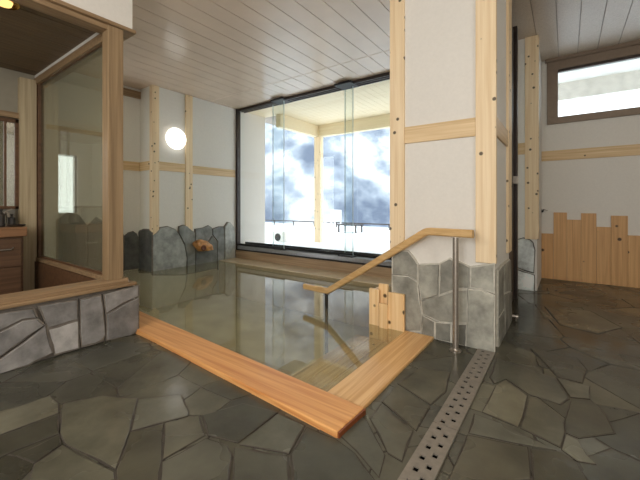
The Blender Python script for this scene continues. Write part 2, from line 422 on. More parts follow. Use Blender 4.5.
# posts and rails on the left wall
yA0, yA1 = YL-.012, on_x(158.5, 100, XL).y
yB0, yB1 = on_x(185, 100, XL).y, on_x(192, 100, XL).y
struct(MB().box(XL-.06, XL+.022, yA0, yA1, .4, CZ).build('trim_5', PINE, None, .004), 'knotty pine post at the corner of the left wall')
struct(MB().box(XL-.02, XL+.022, yB0, yB1, .4, CZ).build('trim_6', PINE, None, .004), 'knotty pine post right of the round wall lamp')
RZ0, RZ1 = 1.525, 1.66
struct(MB().box(XL-.01, XL+.014, yA1, yB0, RZ0, RZ1).build('trim_7', PINE_Y, None, .003))
struct(MB().box(XL-.01, XL+.014, yB1, 4.2, RZ0-.01, RZ1-.01).build('trim_8', PINE_Y, None, .003))
struct(MB().box(XR, XL-.06, YL-.02, YL+.01, RZ0, RZ1).build('trim_9', PINE_X, None, .003))
struct(MB().box(XR-.01, XR+.02, 2.30, YL-.02, RZ0, RZ1).build('trim_10', PINE_Y, None, .003))

# pillar between bath and passage
PX0, PX1, PY0, PY1 = -1.139, -.404, 2.584, 3.37
struct(MB().box(PX0, PX1, PY0, PY1, -.3, 3.02).build('wall_pillar', PLASTER), 'broad white plastered pillar with pine edges')
pw = lambda u, v=100: on_y(u, v, PY0).x
struct(MB().box(PX0-.02, pw(405), PY0-.02, PY0+.09, .58, CZR).build('trim_11', PINE, None, .004), 'pale pine post at the left edge of the pillar')
struct(MB().box(pw(476), PX1+.02, PY0-.02, PY0+.02, .60, CZR).build('trim_12', PINE, None, .004), 'pale pine post at the near corner of the pillar')
struct(MB().box(PX1-.02, PX1+.02, 3.20, PY1+.02, .60, CZR).build('trim_13', PINE, None, .004))
struct(MB().box(pw(405), pw(476), PY0-.014, PY0+.01, 1.485, 1.615).build('trim_14', PINE_X, None, .003))
struct(MB().box(PX1-.01, PX1+.014, PY0+.02, 3.20, 1.485, 1.615).build('trim_15', PINE_Y, None, .003))
# second, shorter pier behind
QY, QX1 = 4.68, -.274
struct(MB().box(-1.0, QX1, QY, 5.58, -.05, 3.02).build('wall_pier', PLASTER), 'narrow white pier behind the pillar')
struct(MB().box(on_y(525, 100, QY).x, QX1+.015, QY-.02, QY+.1, .60, CZR).build('trim_16', PINE, None, .004))
struct(MB().box(-1.0, on_y(525, 100, QY).x, QY-.014, QY+.01, 1.60, 1.735).build('trim_17', PINE_X, None, .003))
# dark door between pillar and pier
d1 = struct(MB().box(-.50, -.45, PY1+.02, 4.14, 0, 2.86).build('door_1', plain('dark_door_leaf', sr(70, 62, 56), .5, nscale=20), None, .003), 'dark door edge behind the pillar')
struct(MB().box(-.52, -.42, 4.14, 4.22, 0, 2.90).build('door_frame', BRONZE, d1, .003))
struct(MB().box(-.46, -.405, 4.04, 4.10, 1.22, 1.30).build('door_latch', STEEL, d1, .004))
struct(MB().box(-1.05, -.52, PY1, 4.185, -.05, 3.02).build('wall_middle', PLASTER))

# end wall with high window
EY = 5.58
ex0, ex1, ez0, ez1 = on_y(558, 100, EY).x, 1.35, 2.18, 2.815
we = MB()
we.box(-1.0, ex0, EY, EY+.16, -.05, 3.02).box(ex1, 3.36, EY, EY+.16, -.05, 3.02).box(ex0, ex1, EY, EY+.16, -.05, ez0).box(ex0, ex1, EY, EY+.16, ez1, 3.02)
struct(we.build('wall_far', PLASTER), 'white plaster end wall of the passage')
w3 = struct(MB().box(ex0, ex1, EY+.05, EY+.058, ez0, ez1).build('window_1', GLASS), 'high wide window above the panelled end wall')
fo = MB(); fx0 = on_y(547, 100, EY).x
for (a, b, c, d) in ((fx0, ex1+.12, ez1, ez1+.135), (fx0, ex1+.12, ez0-.09, ez0), (fx0, ex0, ez0, ez1), (ex1, ex1+.12, ez0, ez1)): fo.box(a, b, EY-.03, EY+.10, c, d)
struct(fo.build('window_frame', BROWNAL, w3, .004))
struct(MB().box(ex0, ex1, EY-.02, EY+.03, ez1-.035, ez1-.002).build('window_sash', BRONZE, w3, .002))
struct(MB().box(.95, .985, EY-.01, EY+.09, ez0, ez1).build('window_mullion', BROWNAL, w3, .002))
struct(MB().box(QX1, 3.2, EY-.016, EY+.01, 1.60, 1.735).build('trim_18', PINE_X, None, .003), 'pine rail across the end wall below the high window')
struct(MB().box(fx0-.02, 3.2, EY-.05, EY, 2.93, CZR).build('trim_19', BROWNAL))
struct(MB().box(3.2, 3.36, -2.36, 5.74, -.05, 3.02).build('wall_right', PLASTER))
struct(MB().box(-5.6, 3.36, -2.36, -2.2, -.05, 3.02).build('wall_back', PLASTER))

# ------------------------------------------------------------------ stone cladding
def sprinkle(poly, amp, rr):
    out = []
    for i in range(len(poly)):
        a, b = poly[i], poly[(i+1) % len(poly)]; out.append(a)
        L = (b-a).length; n = int(L/.07)
        for k in range(1, n+1):
            q = a+(b-a)*(k/(n+1)); out.append(q+Vector((rr.uniform(-amp, amp), rr.uniform(-amp, amp), rr.uniform(-amp, amp))))
    return out
def clad(name, stones, proj, out_dir, thick, grout, gthick=.5, tint=(90, 92, 90), gtop=None, shrink=.004, label=None, parent=None):
    rr = random.Random(hash(name) % 1 + 5); m = MB(); g = MB(); od = Vector(out_dir)
    for poly, b in stones:
        p3 = [proj(u, v) for u, v in poly]
        c = sum(p3, Vector())/len(p3); p3 = [p+(c-p).normalized()*shrink for p in p3]
        flat = [p for p in sprinkle(p3, .003, rr)]
        for p in flat:                                  # keep each outline on its wall plane
            for ax in range(3):
                if abs(od[ax]) > .5: p[ax] = p3[0][ax]
        t = tuple(x*b for x in sr(*tint)); h = thick*rr.uniform(.8, 1.15)
        m.prism(flat, od*h, .006, .3, t)
        q3 = [proj(u, v) for u, v in poly]; c = sum(q3, Vector())/len(q3)
        g.prism([p+(p-c)*.03 for p in q3], od*(thick*gthick))
    o = struct(m.build(name, WALLST, parent), label); struct(g.build('mortar', grout, o)); return o

Z6 = lambda pts: [(390+x/3.692, 230+y/3.692) for x, y in pts]
pil = [
 (Z6([(12,95),(38,74),(70,76),(90,99),(107,126),(105,185),(70,166),(12,162)]), 1.0),
 (Z6([(12,164),(70,168),(105,188),(112,260),(122,310),(118,372),(10,372),(12,300)]), 1.12),
 (Z6([(108,126),(150,124),(186,125),(183,240),(120,256),(108,190)]), 1.2),
 (Z6([(188,121),(222,103),(248,116),(252,216),(186,238)]), 1.0),
 (Z6([(118,258),(185,241),(252,218),(252,342),(190,336),(124,308)]), 1.05),
 (Z6([(250,114),(296,134),(294,214),(254,214)]), 1.15),
 (Z6([(255,218),(288,217),(287,342),(255,342)]), 1.55),
 (Z6([(299,134),(388,122),(388,232),(340,216),(298,211)]), 1.35),
 (Z6([(292,216),(340,220),(388,240),(388,462),(284,428)]), 1.45),
 (Z6([(122,312),(168,335),(168,400),(118,385)]), .8),
 (Z6([(170,337),(228,342),(228,412),(170,400)]), .8),
 (Z6([(230,344),(286,344),(282,428),(230,412)]), .7)]
clad('wall_pillar_stone', pil, lambda u, v: on_y(u, v, PY0), (0, -1, 0), .028, GROUTL, .8, (150, 150, 141), label='grey stone facing round the foot of the pillar')
side = [(Z6([(390,150),(409,128),(411,290),(390,322)]), 1.1), (Z6([(390,326),(411,294),(413,392),(390,446)]), .95),
        (Z6([(411,126),(434,108),(437,222),(412,232)]), 1.2), (Z6([(412,236),(437,226),(440,334),(414,388)]), .9)]
clad('wall_pillar_stone.001', side, lambda u, v: on_x(u, v, PX1), (1, 0, 0), .022, GROUTL, .8, (140, 140, 132))
Z62 = lambda pts: [(500+x/3.2, 150+y/3.2) for x, y in pts]
pier = [(Z62([(30,310),(45,290),(75,281),(96,287),(106,296),(112,320),(108,392),(78,384),(50,372),(30,370)]), 1.5),
        (Z62([(30,380),(50,380),(78,390),(110,400),(110,452),(30,448)]), 1.9)]
clad('wall_pier_stone', pier, lambda u, v: on_y(u, v, QY), (0, -1, 0), .03, GROUTD, .6, (190, 196, 196), label='pale stone facing at the foot of the narrow pier')

Z5 = lambda pts: [(120+x/4.571, 200+y/4.571) for x, y in pts]
# outlines run on below the water line
fwd = [(Z5([(146,340),(146,160),(160,150),(182,126),(215,121),(248,134),(262,150),(290,205),(300,262),(296,340)]), 1.1),
       (Z5([(264,150),(266,122),(285,115),(303,119),(325,138),(338,150),(338,330),(304,335),(303,262),(292,202)]), .82),
       (Z5([(340,132),(378,126),(400,116),(416,126),(418,160),(395,190),(340,185)]), .8),
       (Z5([(340,188),(395,194),(418,165),(440,190),(440,310),(340,330)]), .55),
       (Z5([(420,132),(450,122),(470,122),(474,190),(472,310),(443,315),(442,185),(420,158)]), .75),
       (Z5([(474,122),(488,102),(502,106),(518,126),(522,190),(522,300),(476,305)]), 1.35)]
clad('wall_left_stone', fwd, lambda u, v: on_x(u, v, XL), (1, 0, 0), .035, GROUTM, .55, (160, 164, 162), label='blue grey boulders facing the foot of the left wall')
ret = [(Z5([(86,330),(86,200),(90,142),(112,133),(134,134),(150,150),(150,330)]), .6)]
clad('wall_left_stone.001', ret, lambda u, v: on_y(u, v, YL), (0, -1, 0), .03, GROUTM, .55, (122, 124, 122))
Z7 = lambda pts: [(120+x/4.571, 200+y/4.571) for x, y in pts]
rec = [(Z7([(18,320),(18,165),(36,150),(58,143),(74,155),(86,180),(90,310)]), .75),
       (Z7([(-60,330),(-60,150),(-30,120),(0,130),(14,160),(14,322)]), .6),
       (Z7([(-150,360),(-150,120),(-110,80),(-80,100),(-64,150),(-64,335)]), .7),
       (Z7([(-290,400),(-290,95),(-240,60),(-190,70),(-156,115),(-156,365)]), .6)]
clad('wall_left_stone.002', rec, lambda u, v: on_x(u, v, XR), (1, 0, 0), .03, GROUTM, .55, (118, 120, 118))

# ------------------------------------------------------------------ washroom enclosure at the left
SX, SY = -2.72, 1.31
st = MB(); st.box(SX-.13, SX-.02, -2.2, SY-.02, -.05, .378).box(-4.8, SX-.02, SY-.13, SY-.02, -.62, .378)
struct(st.build('wall_washroom', GROUTM), 'low stone faced wall carrying the washroom glazing')
ZA = lambda pts: [(x/4.571, 240+y/4.571) for x, y in pts]
ZB = lambda pts: [(x/4.571, 300+y/4.571) for x, y in pts]
low = [(ZA([(-60,345),(60,322),(150,312),(166,350),(100,358),(30,394),(-60,432)]), .95),
       (ZA([(-60,437),(30,399),(100,363),(166,355),(200,385),(160,410),(95,460),(0,525),(-60,548)]), 1.1),
       (ZB([(-60,300),(0,264),(98,194),(160,148),(204,112),(238,236),(120,296),(0,334),(-60,350)]), 1.35),
       (ZA([(172,300),(230,288),(349,270),(351,360),(214,400)]), 1.15), (ZA([(214,405),(352,364),(356,492),(300,508),(245,522)]), 2.0),
       (ZA([(362,270),(400,262),(455,250),(466,300),(476,430),(462,455),(430,470),(370,484),(360,420)]), 1.3),
       (ZA([(468,246),(540,226),(628,205),(628,254),(560,285),(478,333)]), 1.35),
       (ZA([(480,338),(560,292),(628,260),(628,408),(590,436),(482,455)]), .95)]
clad('wall_washroom_stone', low, lambda u, v: on_x(u, v, SX-.02), (1, 0, 0), .03, GROUTM, .75, (130, 128, 126), label='grey rubble stone facing of the low washroom wall')
rr = random.Random(3); more = []; y = on_x(-14, 320, SX).y
while y > -2.1:
    w = rr.uniform(.2, .4); h = rr.uniform(.15, .24); a = lambda yy, zz: (yy, zz)
    more += [([(y, 0), (y, h), (y-w, h+.02), (y-w, 0)], rr.uniform(.7, 1.3)), ([(y, h), (y, .372), (y-w, .372), (y-w, h+.02)], rr.uniform(.7, 1.3))]; y -= w
clad('wall_washroom_stone.001', more, lambda a, b: Vector((SX-.02, a, b)), (1, 0, 0), .03, GROUTM, .75, (136, 134, 130))
clad('wall_washroom_stone.002', [([(-2.72, 0), (-2.72, .2), (-2.82, .22), (-2.86, 0)], 1.2), ([(-2.72, .2), (-2.72, .372), (-2.86, .372), (-2.82, .22)], 1.4),
      ([(-2.86, -.3), (-2.86, .372), (-3.3, .372), (-3.25, -.3)], 1.0), ([(-3.3, -.3), (-3.3, .372), (-3.9, .372), (-3.85, -.3)], .8), ([(-3.9, -.3), (-3.9, .372), (-4.6, .372), (-4.6, -.3)], .9)],
      lambda a, b: Vector((a, SY-.02, b)), (0, 1, 0), .02, GROUTL, .5, (110, 110, 106))
# sill, corner post, head
sl = MB(); sl.box(-2.87, SX+.012, -2.2, SY, .378, .402); sl.box(-4.66, SX-.10, SY-.14, SY, .378, .402)
sl.box(-2.86, SX-.015, -2.2, SY-.05, .402, .44); sl.box(-4.66, SX-.12, SY-.15, SY-.05, .402, .44)
struct(sl.build('trim_reflection0', BROWNW, None, .004), 'brown timber sill on the low stone wall')
cy0, cy1 = on_x(108, 200, SX-.02).y, on_x(123.5, 200, SX-.02).y
struct(MB().box(SX-.12, SX-.02, cy0, cy1, .44, 2.335).build('trim_reflection1', BROWNZ, None, .004), 'brown timber corner post of the washroom glazing')
hd = MB(); hd.box(-2.86, SX-.02, -2.2, SY-.02, 2.36, CZ+.02); hd.box(-5.37, -2.86, SY-.14, SY-.02, 2.36, CZ+.02)
struct(hd.build('wall_washroom_head', PLASTER), 'white fascia above the washroom glazing')
ht = MB(); ht.box(-2.88, SX, -2.2, SY, 2.335, 2.362); ht.box(-2.87, SX-.03, -2.2, cy1, 2.30, 2.335); ht.box(-5.36, -2.88, SY-.15, SY, 2.335, 2.362); ht.box(-5.36, -2.87, SY-.15, SY-.06, 2.29, 2.335)
struct(ht.build('trim_reflection2', BROWNW, None, .003))
struct(MB().box(-4.66, -4.585, 1.03, 1.17, 0, 2.33).build('trim_reflection3', wood('pale_brown_upright', sr(172, 154, 124), sr(196, 180, 148), 'Z', .6), None, .004))
struct(MB().box(-4.64, -4.55, 1.175, 1.225, .44, 2.33).build('trim_reflection4', DARKW, None, .003))
gp = thing('fixed_glass_pane', 'large tinted glass pane closing the end of the washroom, behind brown corner post', 'glass panel', (-3.7, 1.2, .44))
MB().box(-4.55, SX-.12, 1.196, 1.204, .455, 2.29).build('pane', GLASSD, gp)
gm = MB(); gm.box(-4.55, SX-.12, 1.185, 1.215, .44, .458); gm.box(-4.55, SX-.12, 1.185, 1.215, 2.285, 2.30); gm.box(SX-.133, SX-.12, 1.185, 1.215, .458, 2.285)
gm.build('glazing_bead', DARKW, gp, .002)
# washroom inside
struct(MB().box(-5.3, -2.85, -2.2, SY-.13, -.06, 0).build('floor_washroom', wood('washroom_floorboards', sr(84, 62, 42), sr(110, 84, 58), 'Y', .4)))
wc = MB()
for i in range(13): wc.box(-4.8+i*.15+.004, -4.8+i*.15+.146, -2.2, SY-.14, 2.40, 2.46)
struct(wc.build('ceiling.002', wood('washroom_ceiling_timber', sr(104, 86, 64), sr(128, 108, 82), 'Y', .5)))
struct(MB().box(-4.95, -4.66, -2.2, 1.179, 0, 2.46).build('wall_washroom_far', WASHWALL), 'grey green washroom wall behind the vanity')
struct(MB().box(-4.66, -2.87, SY-.16, SY-.131, 0, .40).build('trim_reflection5', DARKW))
struct(MB().box(-4.66, -4.62, -2.2, 1.12, 1.90, 1.96).build('trim_reflection6', BROWNW, None, .003))
struct(MB().box(-4.66, -4.645, on_x(20, 100, -4.65).y+.02, 1.13, .8, 1.90).build('trim_reflection7', wood('pale_wall_panel', sr(176, 162, 138), sr(196, 184, 160), 'Z', .6)))
va = thing('vanity_unit', 'dark brown washroom vanity with a drawer, below the mirror', 'vanity', (-4.42, .2, 0))
MB().box(-4.64, -4.24, -.8, .98, .08, .72).build('cabinet', VANW, va, .004)
MB().box(-4.65, -4.20, -.82, 1.0, .70, .79).build('counter', wood('vanity_counter', sr(128, 92, 64), sr(152, 114, 82), 'Y', .35), va, .006)
MB().box(-4.65, -4.62, -.82, 1.0, .79, .95).build('backsplash', plain('grey_backsplash', sr(120, 116, 108), .4, nscale=10), va)
MB().box(-4.60, -4.28, -.78, .96, 0, .08).build('plinth', DARKW, va)
for y0 in (-.76, .12):
    dr = MB().box(-4.24, -4.222, y0, y0+.84, .42, .68).build('drawer', VANW, va, .003)
    MB().tube([(-4.215, y0+.66, .60), (-4.20, y0+.68, .585), (-4.20, y0+.76, .585), (-4.215, y0+.78, .60)], .006).build('drawer_handle', STEEL, dr)
    dr = MB().box(-4.24, -4.222, y0, y0+.84, .10, .41).build('drawer', VANW, va, .003)
mi = thing('washroom_mirror', 'tall framed mirror on the washroom wall above the vanity', 'mirror', (-4.64, .5, .98))
MB().box(-4.645, -4.638, -.3, 1.02, .98, 1.86).build('mirror_glass', MIRROR, mi)
fr_ = MB()
for (a, b, c, d) in ((-.32, 1.04, .96, .99), (-.32, 1.04, 1.85, 1.89), (-.32, -.29, .96, 1.89), (1.0, 1.04, .96, 1.89), (.915, .935, .98, 1.86)): fr_.box(-4.65, -4.62, a, b, c, d)
fr_.build('mirror_frame', DARKW, mi, .003)
fa = thing('basin_tap', 'chrome tap standing on the vanity counter in front of the mirror', 'tap', (-4.5, .90, .79))
MB().lathe((-4.5, .90, .79), [(.024, 0), (.024, .01), (.014, .02), (.014, .13), (.012, .14)], 'Z', 16).build('tap_body', STEEL, fa, smooth=False)
MB().tube([(-4.5, .90, .90), (-4.46, .90, .93), (-4.40, .90, .92), (-4.38, .90, .88)], .010).build('spout', STEEL, fa)
MB().tube([(-4.5, .90, .935), (-4.5, .95, .96)], .006).build('lever', STEEL, fa)
for k, (yy, hh, nm, lb) in enumerate(((.855, .17, 'pump_bottle', 'tall dark pump bottle on the vanity, at the edge of the photo'), (.945, .12, 'soap_bottle', 'short dark soap bottle on the vanity right of the chrome tap'))):
    bt = thing(nm, lb, 'bottle', (-4.42-k*.06, yy, .79))
    bx_ = -4.42-k*.06
    MB().lathe((bx_, yy, .79), [(.026, 0), (.028, .01), (.028, hh*.7), (.01, hh*.8), (.01, hh*.86)], 'Z', 16).build('bottle_body', plain('bottle_plastic', sr(52, 48, 46), .3, nscale=10), bt)
    MB().lathe((bx_, yy, .79), [(.008, hh*.86), (.012, hh*.9), (.012, hh)], 'Z', 12).build('bottle_cap', BLACK, bt)
tr_ = thing('amenity_tray', 'shallow dark oval tray at the right end of the vanity counter', 'tray', (-4.34, .95, .79))
MB().lathe((-4.34, .95, .79), [(.05, 0), (.065, .006), (.072, .022), (.066, .022), (.055, .01)], 'Z', 24).build('dish', plain('tray_lacquer', sr(60, 52, 46), .3, nscale=10), tr_)
cl = thing('washroom_ceiling_lamp', 'gold rimmed ceiling lamp glowing in the washroom, top left corner', 'lamp', (-3.04, .60, 2.40))
MB().lathe((-3.04, .60, 2.30), [(.05, .10), (.07, .08), (.085, .05), (.08, .045), (.05, .07)], 'Z', 20).build('lamp_rim', GOLD, cl, smooth=True)
MB().lathe((-3.04, .60, 2.30), [(.02, .03), (.04, .035), (.048, .06), (.03, .075)], 'Z', 20).build('bulb', emit('warm_bulb', (1, .66, .22), 1.6), cl, smooth=True)

# ------------------------------------------------------------------ the bath
WZ = .014
A = on_z(337, 438.7, 0); B = Vector((SX, SY, 0))                 # outer foot of the front rim
dirf = (B-A).normalized(); inn = Vector((dirf.y, -dirf.x, 0)); inn = inn if inn.y > 0 else -inn
RW = .225
bt = thing('sunken_bath', 'large sunken hot bath with orange cedar rim boards, filling the room centre', 'bath', (-1.9, 2.2, -.6))
ye = lambda x: A.y+RW+.001+(x-A.x)*dirf.y/dirf.x
fp = [A, B, Vector((-3.5, B.y+.004, 0)), Vector((-3.5, ye(-3.5), 0)), A+inn*RW]
MB().prism([p+Vector((0, 0, -.12)) for p in fp], (0, 0, .150)).build('front_rim', RIMF, bt, .006)
ec = MB(); e0, e1 = A+Vector((.0005, 0, 0)), A+inn*RW+Vector((.0005, 0, 0))
ec.prism([(e0.x, e0.y+.004, -.004), (e1.x, e1.y-.004, -.004), (e1.x, e1.y-.004, .026), (e0.x, e0.y+.004, .026)], (.009, 0, 0))
o = ec.build('rim_end_grain', RIMEND, bt); o['label'] = 'dark end grain of the front rim board'
sx1 = A.x-.004; sx0 = sx1-.222
MB().prism([(sx1, A.y+RW+.002, -.12), (sx1, PY0-.03, -.12), (sx0, PY0-.03, -.12), (sx0, A.y+RW+.012, -.12)], (0, 0, .138)).build('side_rim', RIMS, bt, .005)
bs = MB()
bs.box(-5.36, -.9, 1.3, 4.25, -.62, -.56)
bs.build('bath_floor', BATHFLOOR, bt)
bw = MB(); bw.box(sx0-.02, sx1-.03, 1.28, PY0+.02, -.6, -.10).box(-5.36, -.9, 1.24, 1.50, -.6, -.10).box(PX0-.02, -.9, PY0, 4.25, -.6, -.05)
bw.build('bath_wall', BATHFLOOR, bt)
be = MB()
for i in range(3): be.box(sx0-.02-.125*(i+1)+.003, sx0-.02-.125*i-.003, 1.52, PY0-.1, -.12, -.08)
be.box(sx0-.38, sx0-.36, 1.52, PY0-.1, -.55, -.08)
be.build('side_bench', BENCH, bt, .003)
be = MB()
BENCHX = wood('submerged_step_boards', sr(150, 130, 92), sr(186, 166, 122), 'X', .6, .05, 5)
for i in range(3): be.box(-5.3, sx0-.41, 1.50+.125*i+.003, 1.50+.125*(i+1)-.003, -.25, -.21)
be.box(-5.3, sx0-.41, 1.86, 1.875, -.55, -.21)
be.build('front_step', BENCHX, bt, .003)
wm = MB(); yb = lambda x: A.y+RW+(x-A.x)*dirf.y/dirf.x
wp = [(XR+.03, SY+.002), (-3.5, SY+.002), (-3.5, yb(-3.5)+.004), (sx0, yb(sx0)+.004), (sx0, PY0-.03), (PX0, PY0-.03), (PX0, 4.195), (XL+.03, 4.195), (XL+.03, YL-.035), (XR+.03, YL-.035)]
wm.add([(x, y, WZ) for x, y in wp], [tuple(range(len(wp)))])
wat = wm.build('bath_water', WATER)
tag(wat, 'still clear greenish water filling the cedar rimmed bath', 'water', kind='stuff')

# curb under the glazing
struct(MB().box(XL, -.52, 4.20, 4.42, -.6, .17).build('wall_glazing_curb', wood('wet_curb_timber', sr(150, 126, 98), sr(184, 160, 130), 'X', .35)), 'wet brown curb below the sliding glass')
struct(MB().box(XL+.03, PX0-.002, 3.82, 4.20, -.55, .022).build('trim_32', plain('wet_tan_ledge', sr(198, 180, 152), .3, nscale=6, namp=.12), None, .006), 'shallow tan ledge along the glass, just at water level')

# ------------------------------------------------------------------ big window: frame, tracks, sliding panels
g0 = struct(MB().box(XL, XL+.045, 4.22, 4.30, .17, CZ).build('window_3', BRONZE, None, .003), 'dark framed wall of sliding glass facing the snow')
tk = MB()
for y in (4.243, 4.308, 4.373): tk.box(XL+.045, -.52, y, y+.024, CZ-.045, CZ)
struct(tk.build('top_track', BRONZE, g0, .002))
struct(MB().box(XL+.045, -.52, 4.192, 4.225, .165, .185).build('bottom_rail', BLACK, g0, .002))
struct(MB().box(XL+.045, -.52, 4.225, 4.37, .17, .245).build('bottom_track', TRACK, g0, .002))
struct(MB().box(XL+.045, -.52, 4.41, 4.44, .17, .30).build('outer_rail', BLACK, g0, .002))
PY = [4.255, 4.32, 4.385]
def gx(u, y): return on_y(u, 150, y).x
spans = [(XL+.045, gx(284, PY[0])), (gx(273, PY[1]), gx(353, PY[1])), (gx(345, PY[2]), -.60)]
labs = ['left sliding glass panel beside the dark window jamb', 'middle sliding glass panel between the two overlaps', 'right sliding glass panel running behind the pillar']
for i, ((a, b), y, lb) in enumerate(zip(spans, PY, labs)):
    t = thing('sliding_glass_panel', lb, 'glass panel', ((a+b)/2, y, .20), 'frameless sliding glass panels')
    MB().box(a+.004, b-.004, y-.005, y+.005, .26, CZ-.045).build('pane', GLASS, t)
    if i > 0: MB().box(a-.003, a+.004, y-.006, y+.006, .26, CZ-.045).build('glass_edge', GEDGE, t)
    if i < 2: MB().box(b-.004, b+.003, y-.006, y+.006, .26, CZ-.045).build('glass_edge', GEDGE, t)
    if i < 2:
        MB().box(b-.22, b+.06, 4.15, 4.40, CZ-.048, CZ-.022).box(b-.17, b+.01, 4.18, 4.36, CZ-.026, CZ-.001).build('top_bracket', BLACK, t, .004)
        MB().box(b-.20, b+.05, 4.21, 4.405, .246, .262).build('bottom_shoe', BLACK, t, .006)
    MB().box(a, b, y-.010, y+.010, .246, .285).build('bottom_clamp', BLACK, t, .003)

# ------------------------------------------------------------------ handrail
RY = on_z(455.6, 350.6).y
hr = thing('handrail', 'pale wooden handrail on steel posts leading down into the bath', 'handrail', (on_z(455.6, 350.6).x, RY, 0))
RA = Vector((on_z(455.6, 350.6).x, RY, 0)); RD = (Vector((-1.84, 2.655, 0))-RA).normalized(); RN = Vector((RD.y, -RD.x, 0))
def on_rail(u, v):                                   # the rail's own vertical plane, a few degrees off the pillar face
    r = (u-HX)/F; ray = Vector((-SA+r*CA, CA+r*SA, 0)); d = RA.dot(RN)/ray.dot(RN)
    return Vector((ray.x*d, ray.y*d, CAM_H-(v-HY)*d/F))
pts = [on_rail(473, 234), on_rail(427, 232), on_rail(328, 291), on_rail(304.5, 292)]
pts[1].z = pts[0].z; pts[3].z = pts[2].z-.012
def rounded(pts, r=.03, n=4):
    out = [pts[0]]
    for i in range(1, len(pts)-1):
        a = pts[i]+(pts[i-1]-pts[i]).normalized()*r; b = pts[i]+(pts[i+1]-pts[i]).normalized()*r
        for k in range(n+1):
            t = k/n; out.append(a*(1-t)**2+pts[i]*2*t*(1-t)+b*t*t)
    return out+[pts[-1]]
hm = MB(); path = rounded(pts)
hw, hh = .020, .027
sec = [(-hw, -hh+.008), (-hw+.008, -hh), (hw-.008, -hh), (hw, -hh+.008), (hw, hh-.010), (hw-.010, hh), (-hw+.010, hh), (-hw, hh-.010)]
rings = []
for i, p in enumerate(path):
    a = path[max(0, i-1)]; b = path[min(len(path)-1, i+1)]; t = (b-a).normalized(); s = RN; u = t.cross(s); u = u if u.z > 0 else -u
    rings.append([p+s*x+u*y for x, y in sec])
vs = [q for g in rings for q in g]; n = len(sec); fs = [tuple(range(n)), tuple(range((len(rings)-1)*n, len(rings)*n))]
for i in range(len(rings)-1):
    for j in range(n): k = (j+1) % n; fs.append((i*n+j, i*n+k, (i+1)*n+k, (i+1)*n+j))
hm.add(vs, fs); hm.build('rail', HAND, hr)
bx1 = on_z(455.6, 350.6).x
p1 = MB().tube([(bx1, RY, .006), (bx1, RY, pts[0].z-.03)], .0195, 16).build('post', STEEL, hr, smooth=False)
MB().lathe((bx1, RY, 0), [(.040, .0), (.040, .006), (.022, .009), (.018, .02)], 'Z', 24).build('base_flange', STEEL, p1)
MB().box(bx1-.03, bx1+.03, RY-.014, RY+.014, pts[0].z-.032, pts[0].z-.026).build('saddle_bracket', STEEL, p1, .001)
bx2, RY2 = on_rail(326.5, 300).x, on_rail(326.5, 300).y
p2 = MB().tube([(bx2, RY2, -.56), (bx2, RY2, pts[2].z-.025)], .016, 16).build('post', plain('dark_wet_post', sr(70, 66, 60), .35, .7, nscale=30), hr)
MB().box(bx2-.03, bx2+.03, RY2-.014, RY2+.014, pts[2].z-.032, pts[2].z-.024).build('saddle_bracket', STEEL, p2, .001)

# ------------------------------------------------------------------ plank spout cover by the pillar
sp = thing('plank_spout_cover', 'knotty pine plank box standing in the bath against the stone pillar', 'spout cover', (-1.18, 2.53, 0))
for (u0, u1, vt, y, zb) in ((369, 379, 289, 2.525, -.5), (378.5, 387.8, 284, 2.56, -.5), (379, 387.5, 304, 2.50, -.5), (388, 404.3, 293.5, 2.52, -.11)):
    a, b = on_y(u0, vt, y), on_y(u1, vt, y)
    MB().box(a.x, b.x-.002, y, y+.028, zb, (a.z+b.z)/2).build('plank', PLANKW, sp, .004)
MB().box(on_y(369, 289, 2.525).x, on_y(369, 289, 2.525).x+.028, 2.555, 2.78, -.5, .29).build('plank', PLANKW, sp, .004)

# rock spout on the left wall
rk = MB(); bmr = bmesh.new(); bmesh.ops.create_icosphere(bmr, subdivisions=4, radius=1)
c0 = on_x(203.5, 246.5, XL+.10)
vsr = []
for v in bmr.verts:
    n3 = noise.noise(v.co*1.8)*.22+noise.noise(v.co*5)*.07
    p = Vector((v.co.x*.10, v.co.y*.17, v.co.z*.105))*(1+n3)
    p.z -= p.y*.30
    if p.z < -.07: p.z = -.07
    vsr.append(p+c0)
rk.add(vsr, [tuple(v.index for v in f.verts) for f in bmr.faces], sr(206, 150, 92)); bmr.free()
rk2 = thing('spout_rock', 'orange stained rock spout at the foot of the left wall, just above the water', 'rock', (c0.x, c0.y, WZ))
rk.build('rock', ORANGE, rk2, smooth=True)
oz = MB().lathe((c0.x+.085, c0.y-.06, c0.z-.01), [(.045, 0), (.05, .01), (.035, .02), (.02, .012)], 'X', 18).build('spout_hollow', plain('dark_brown_hollow', sr(96, 52, 24), .4, nscale=20, namp=.3), rk2, smooth=True)  # ring coloured darker brown than the rock around it

# ------------------------------------------------------------------ round wall lamp
lc = on_x(174.5, 139, XL)
wlamp = thing('round_wall_lamp', 'round glowing white lamp on the left wall between two pine posts', 'lamp', (XL, lc.y, lc.z))
MB().lathe(lc, [(.150, 0), (.150, .03), (.145, .035)], 'X', 40).build('lamp_base', WHITEPL, wlamp)
MB().lathe(lc, [(.165, .030), (.170, .045), (.160, .070), (.11, .095), (.05, .108), (.004, .112)], 'X', 40).build('lamp_shade', LAMP, wlamp, smooth=True)

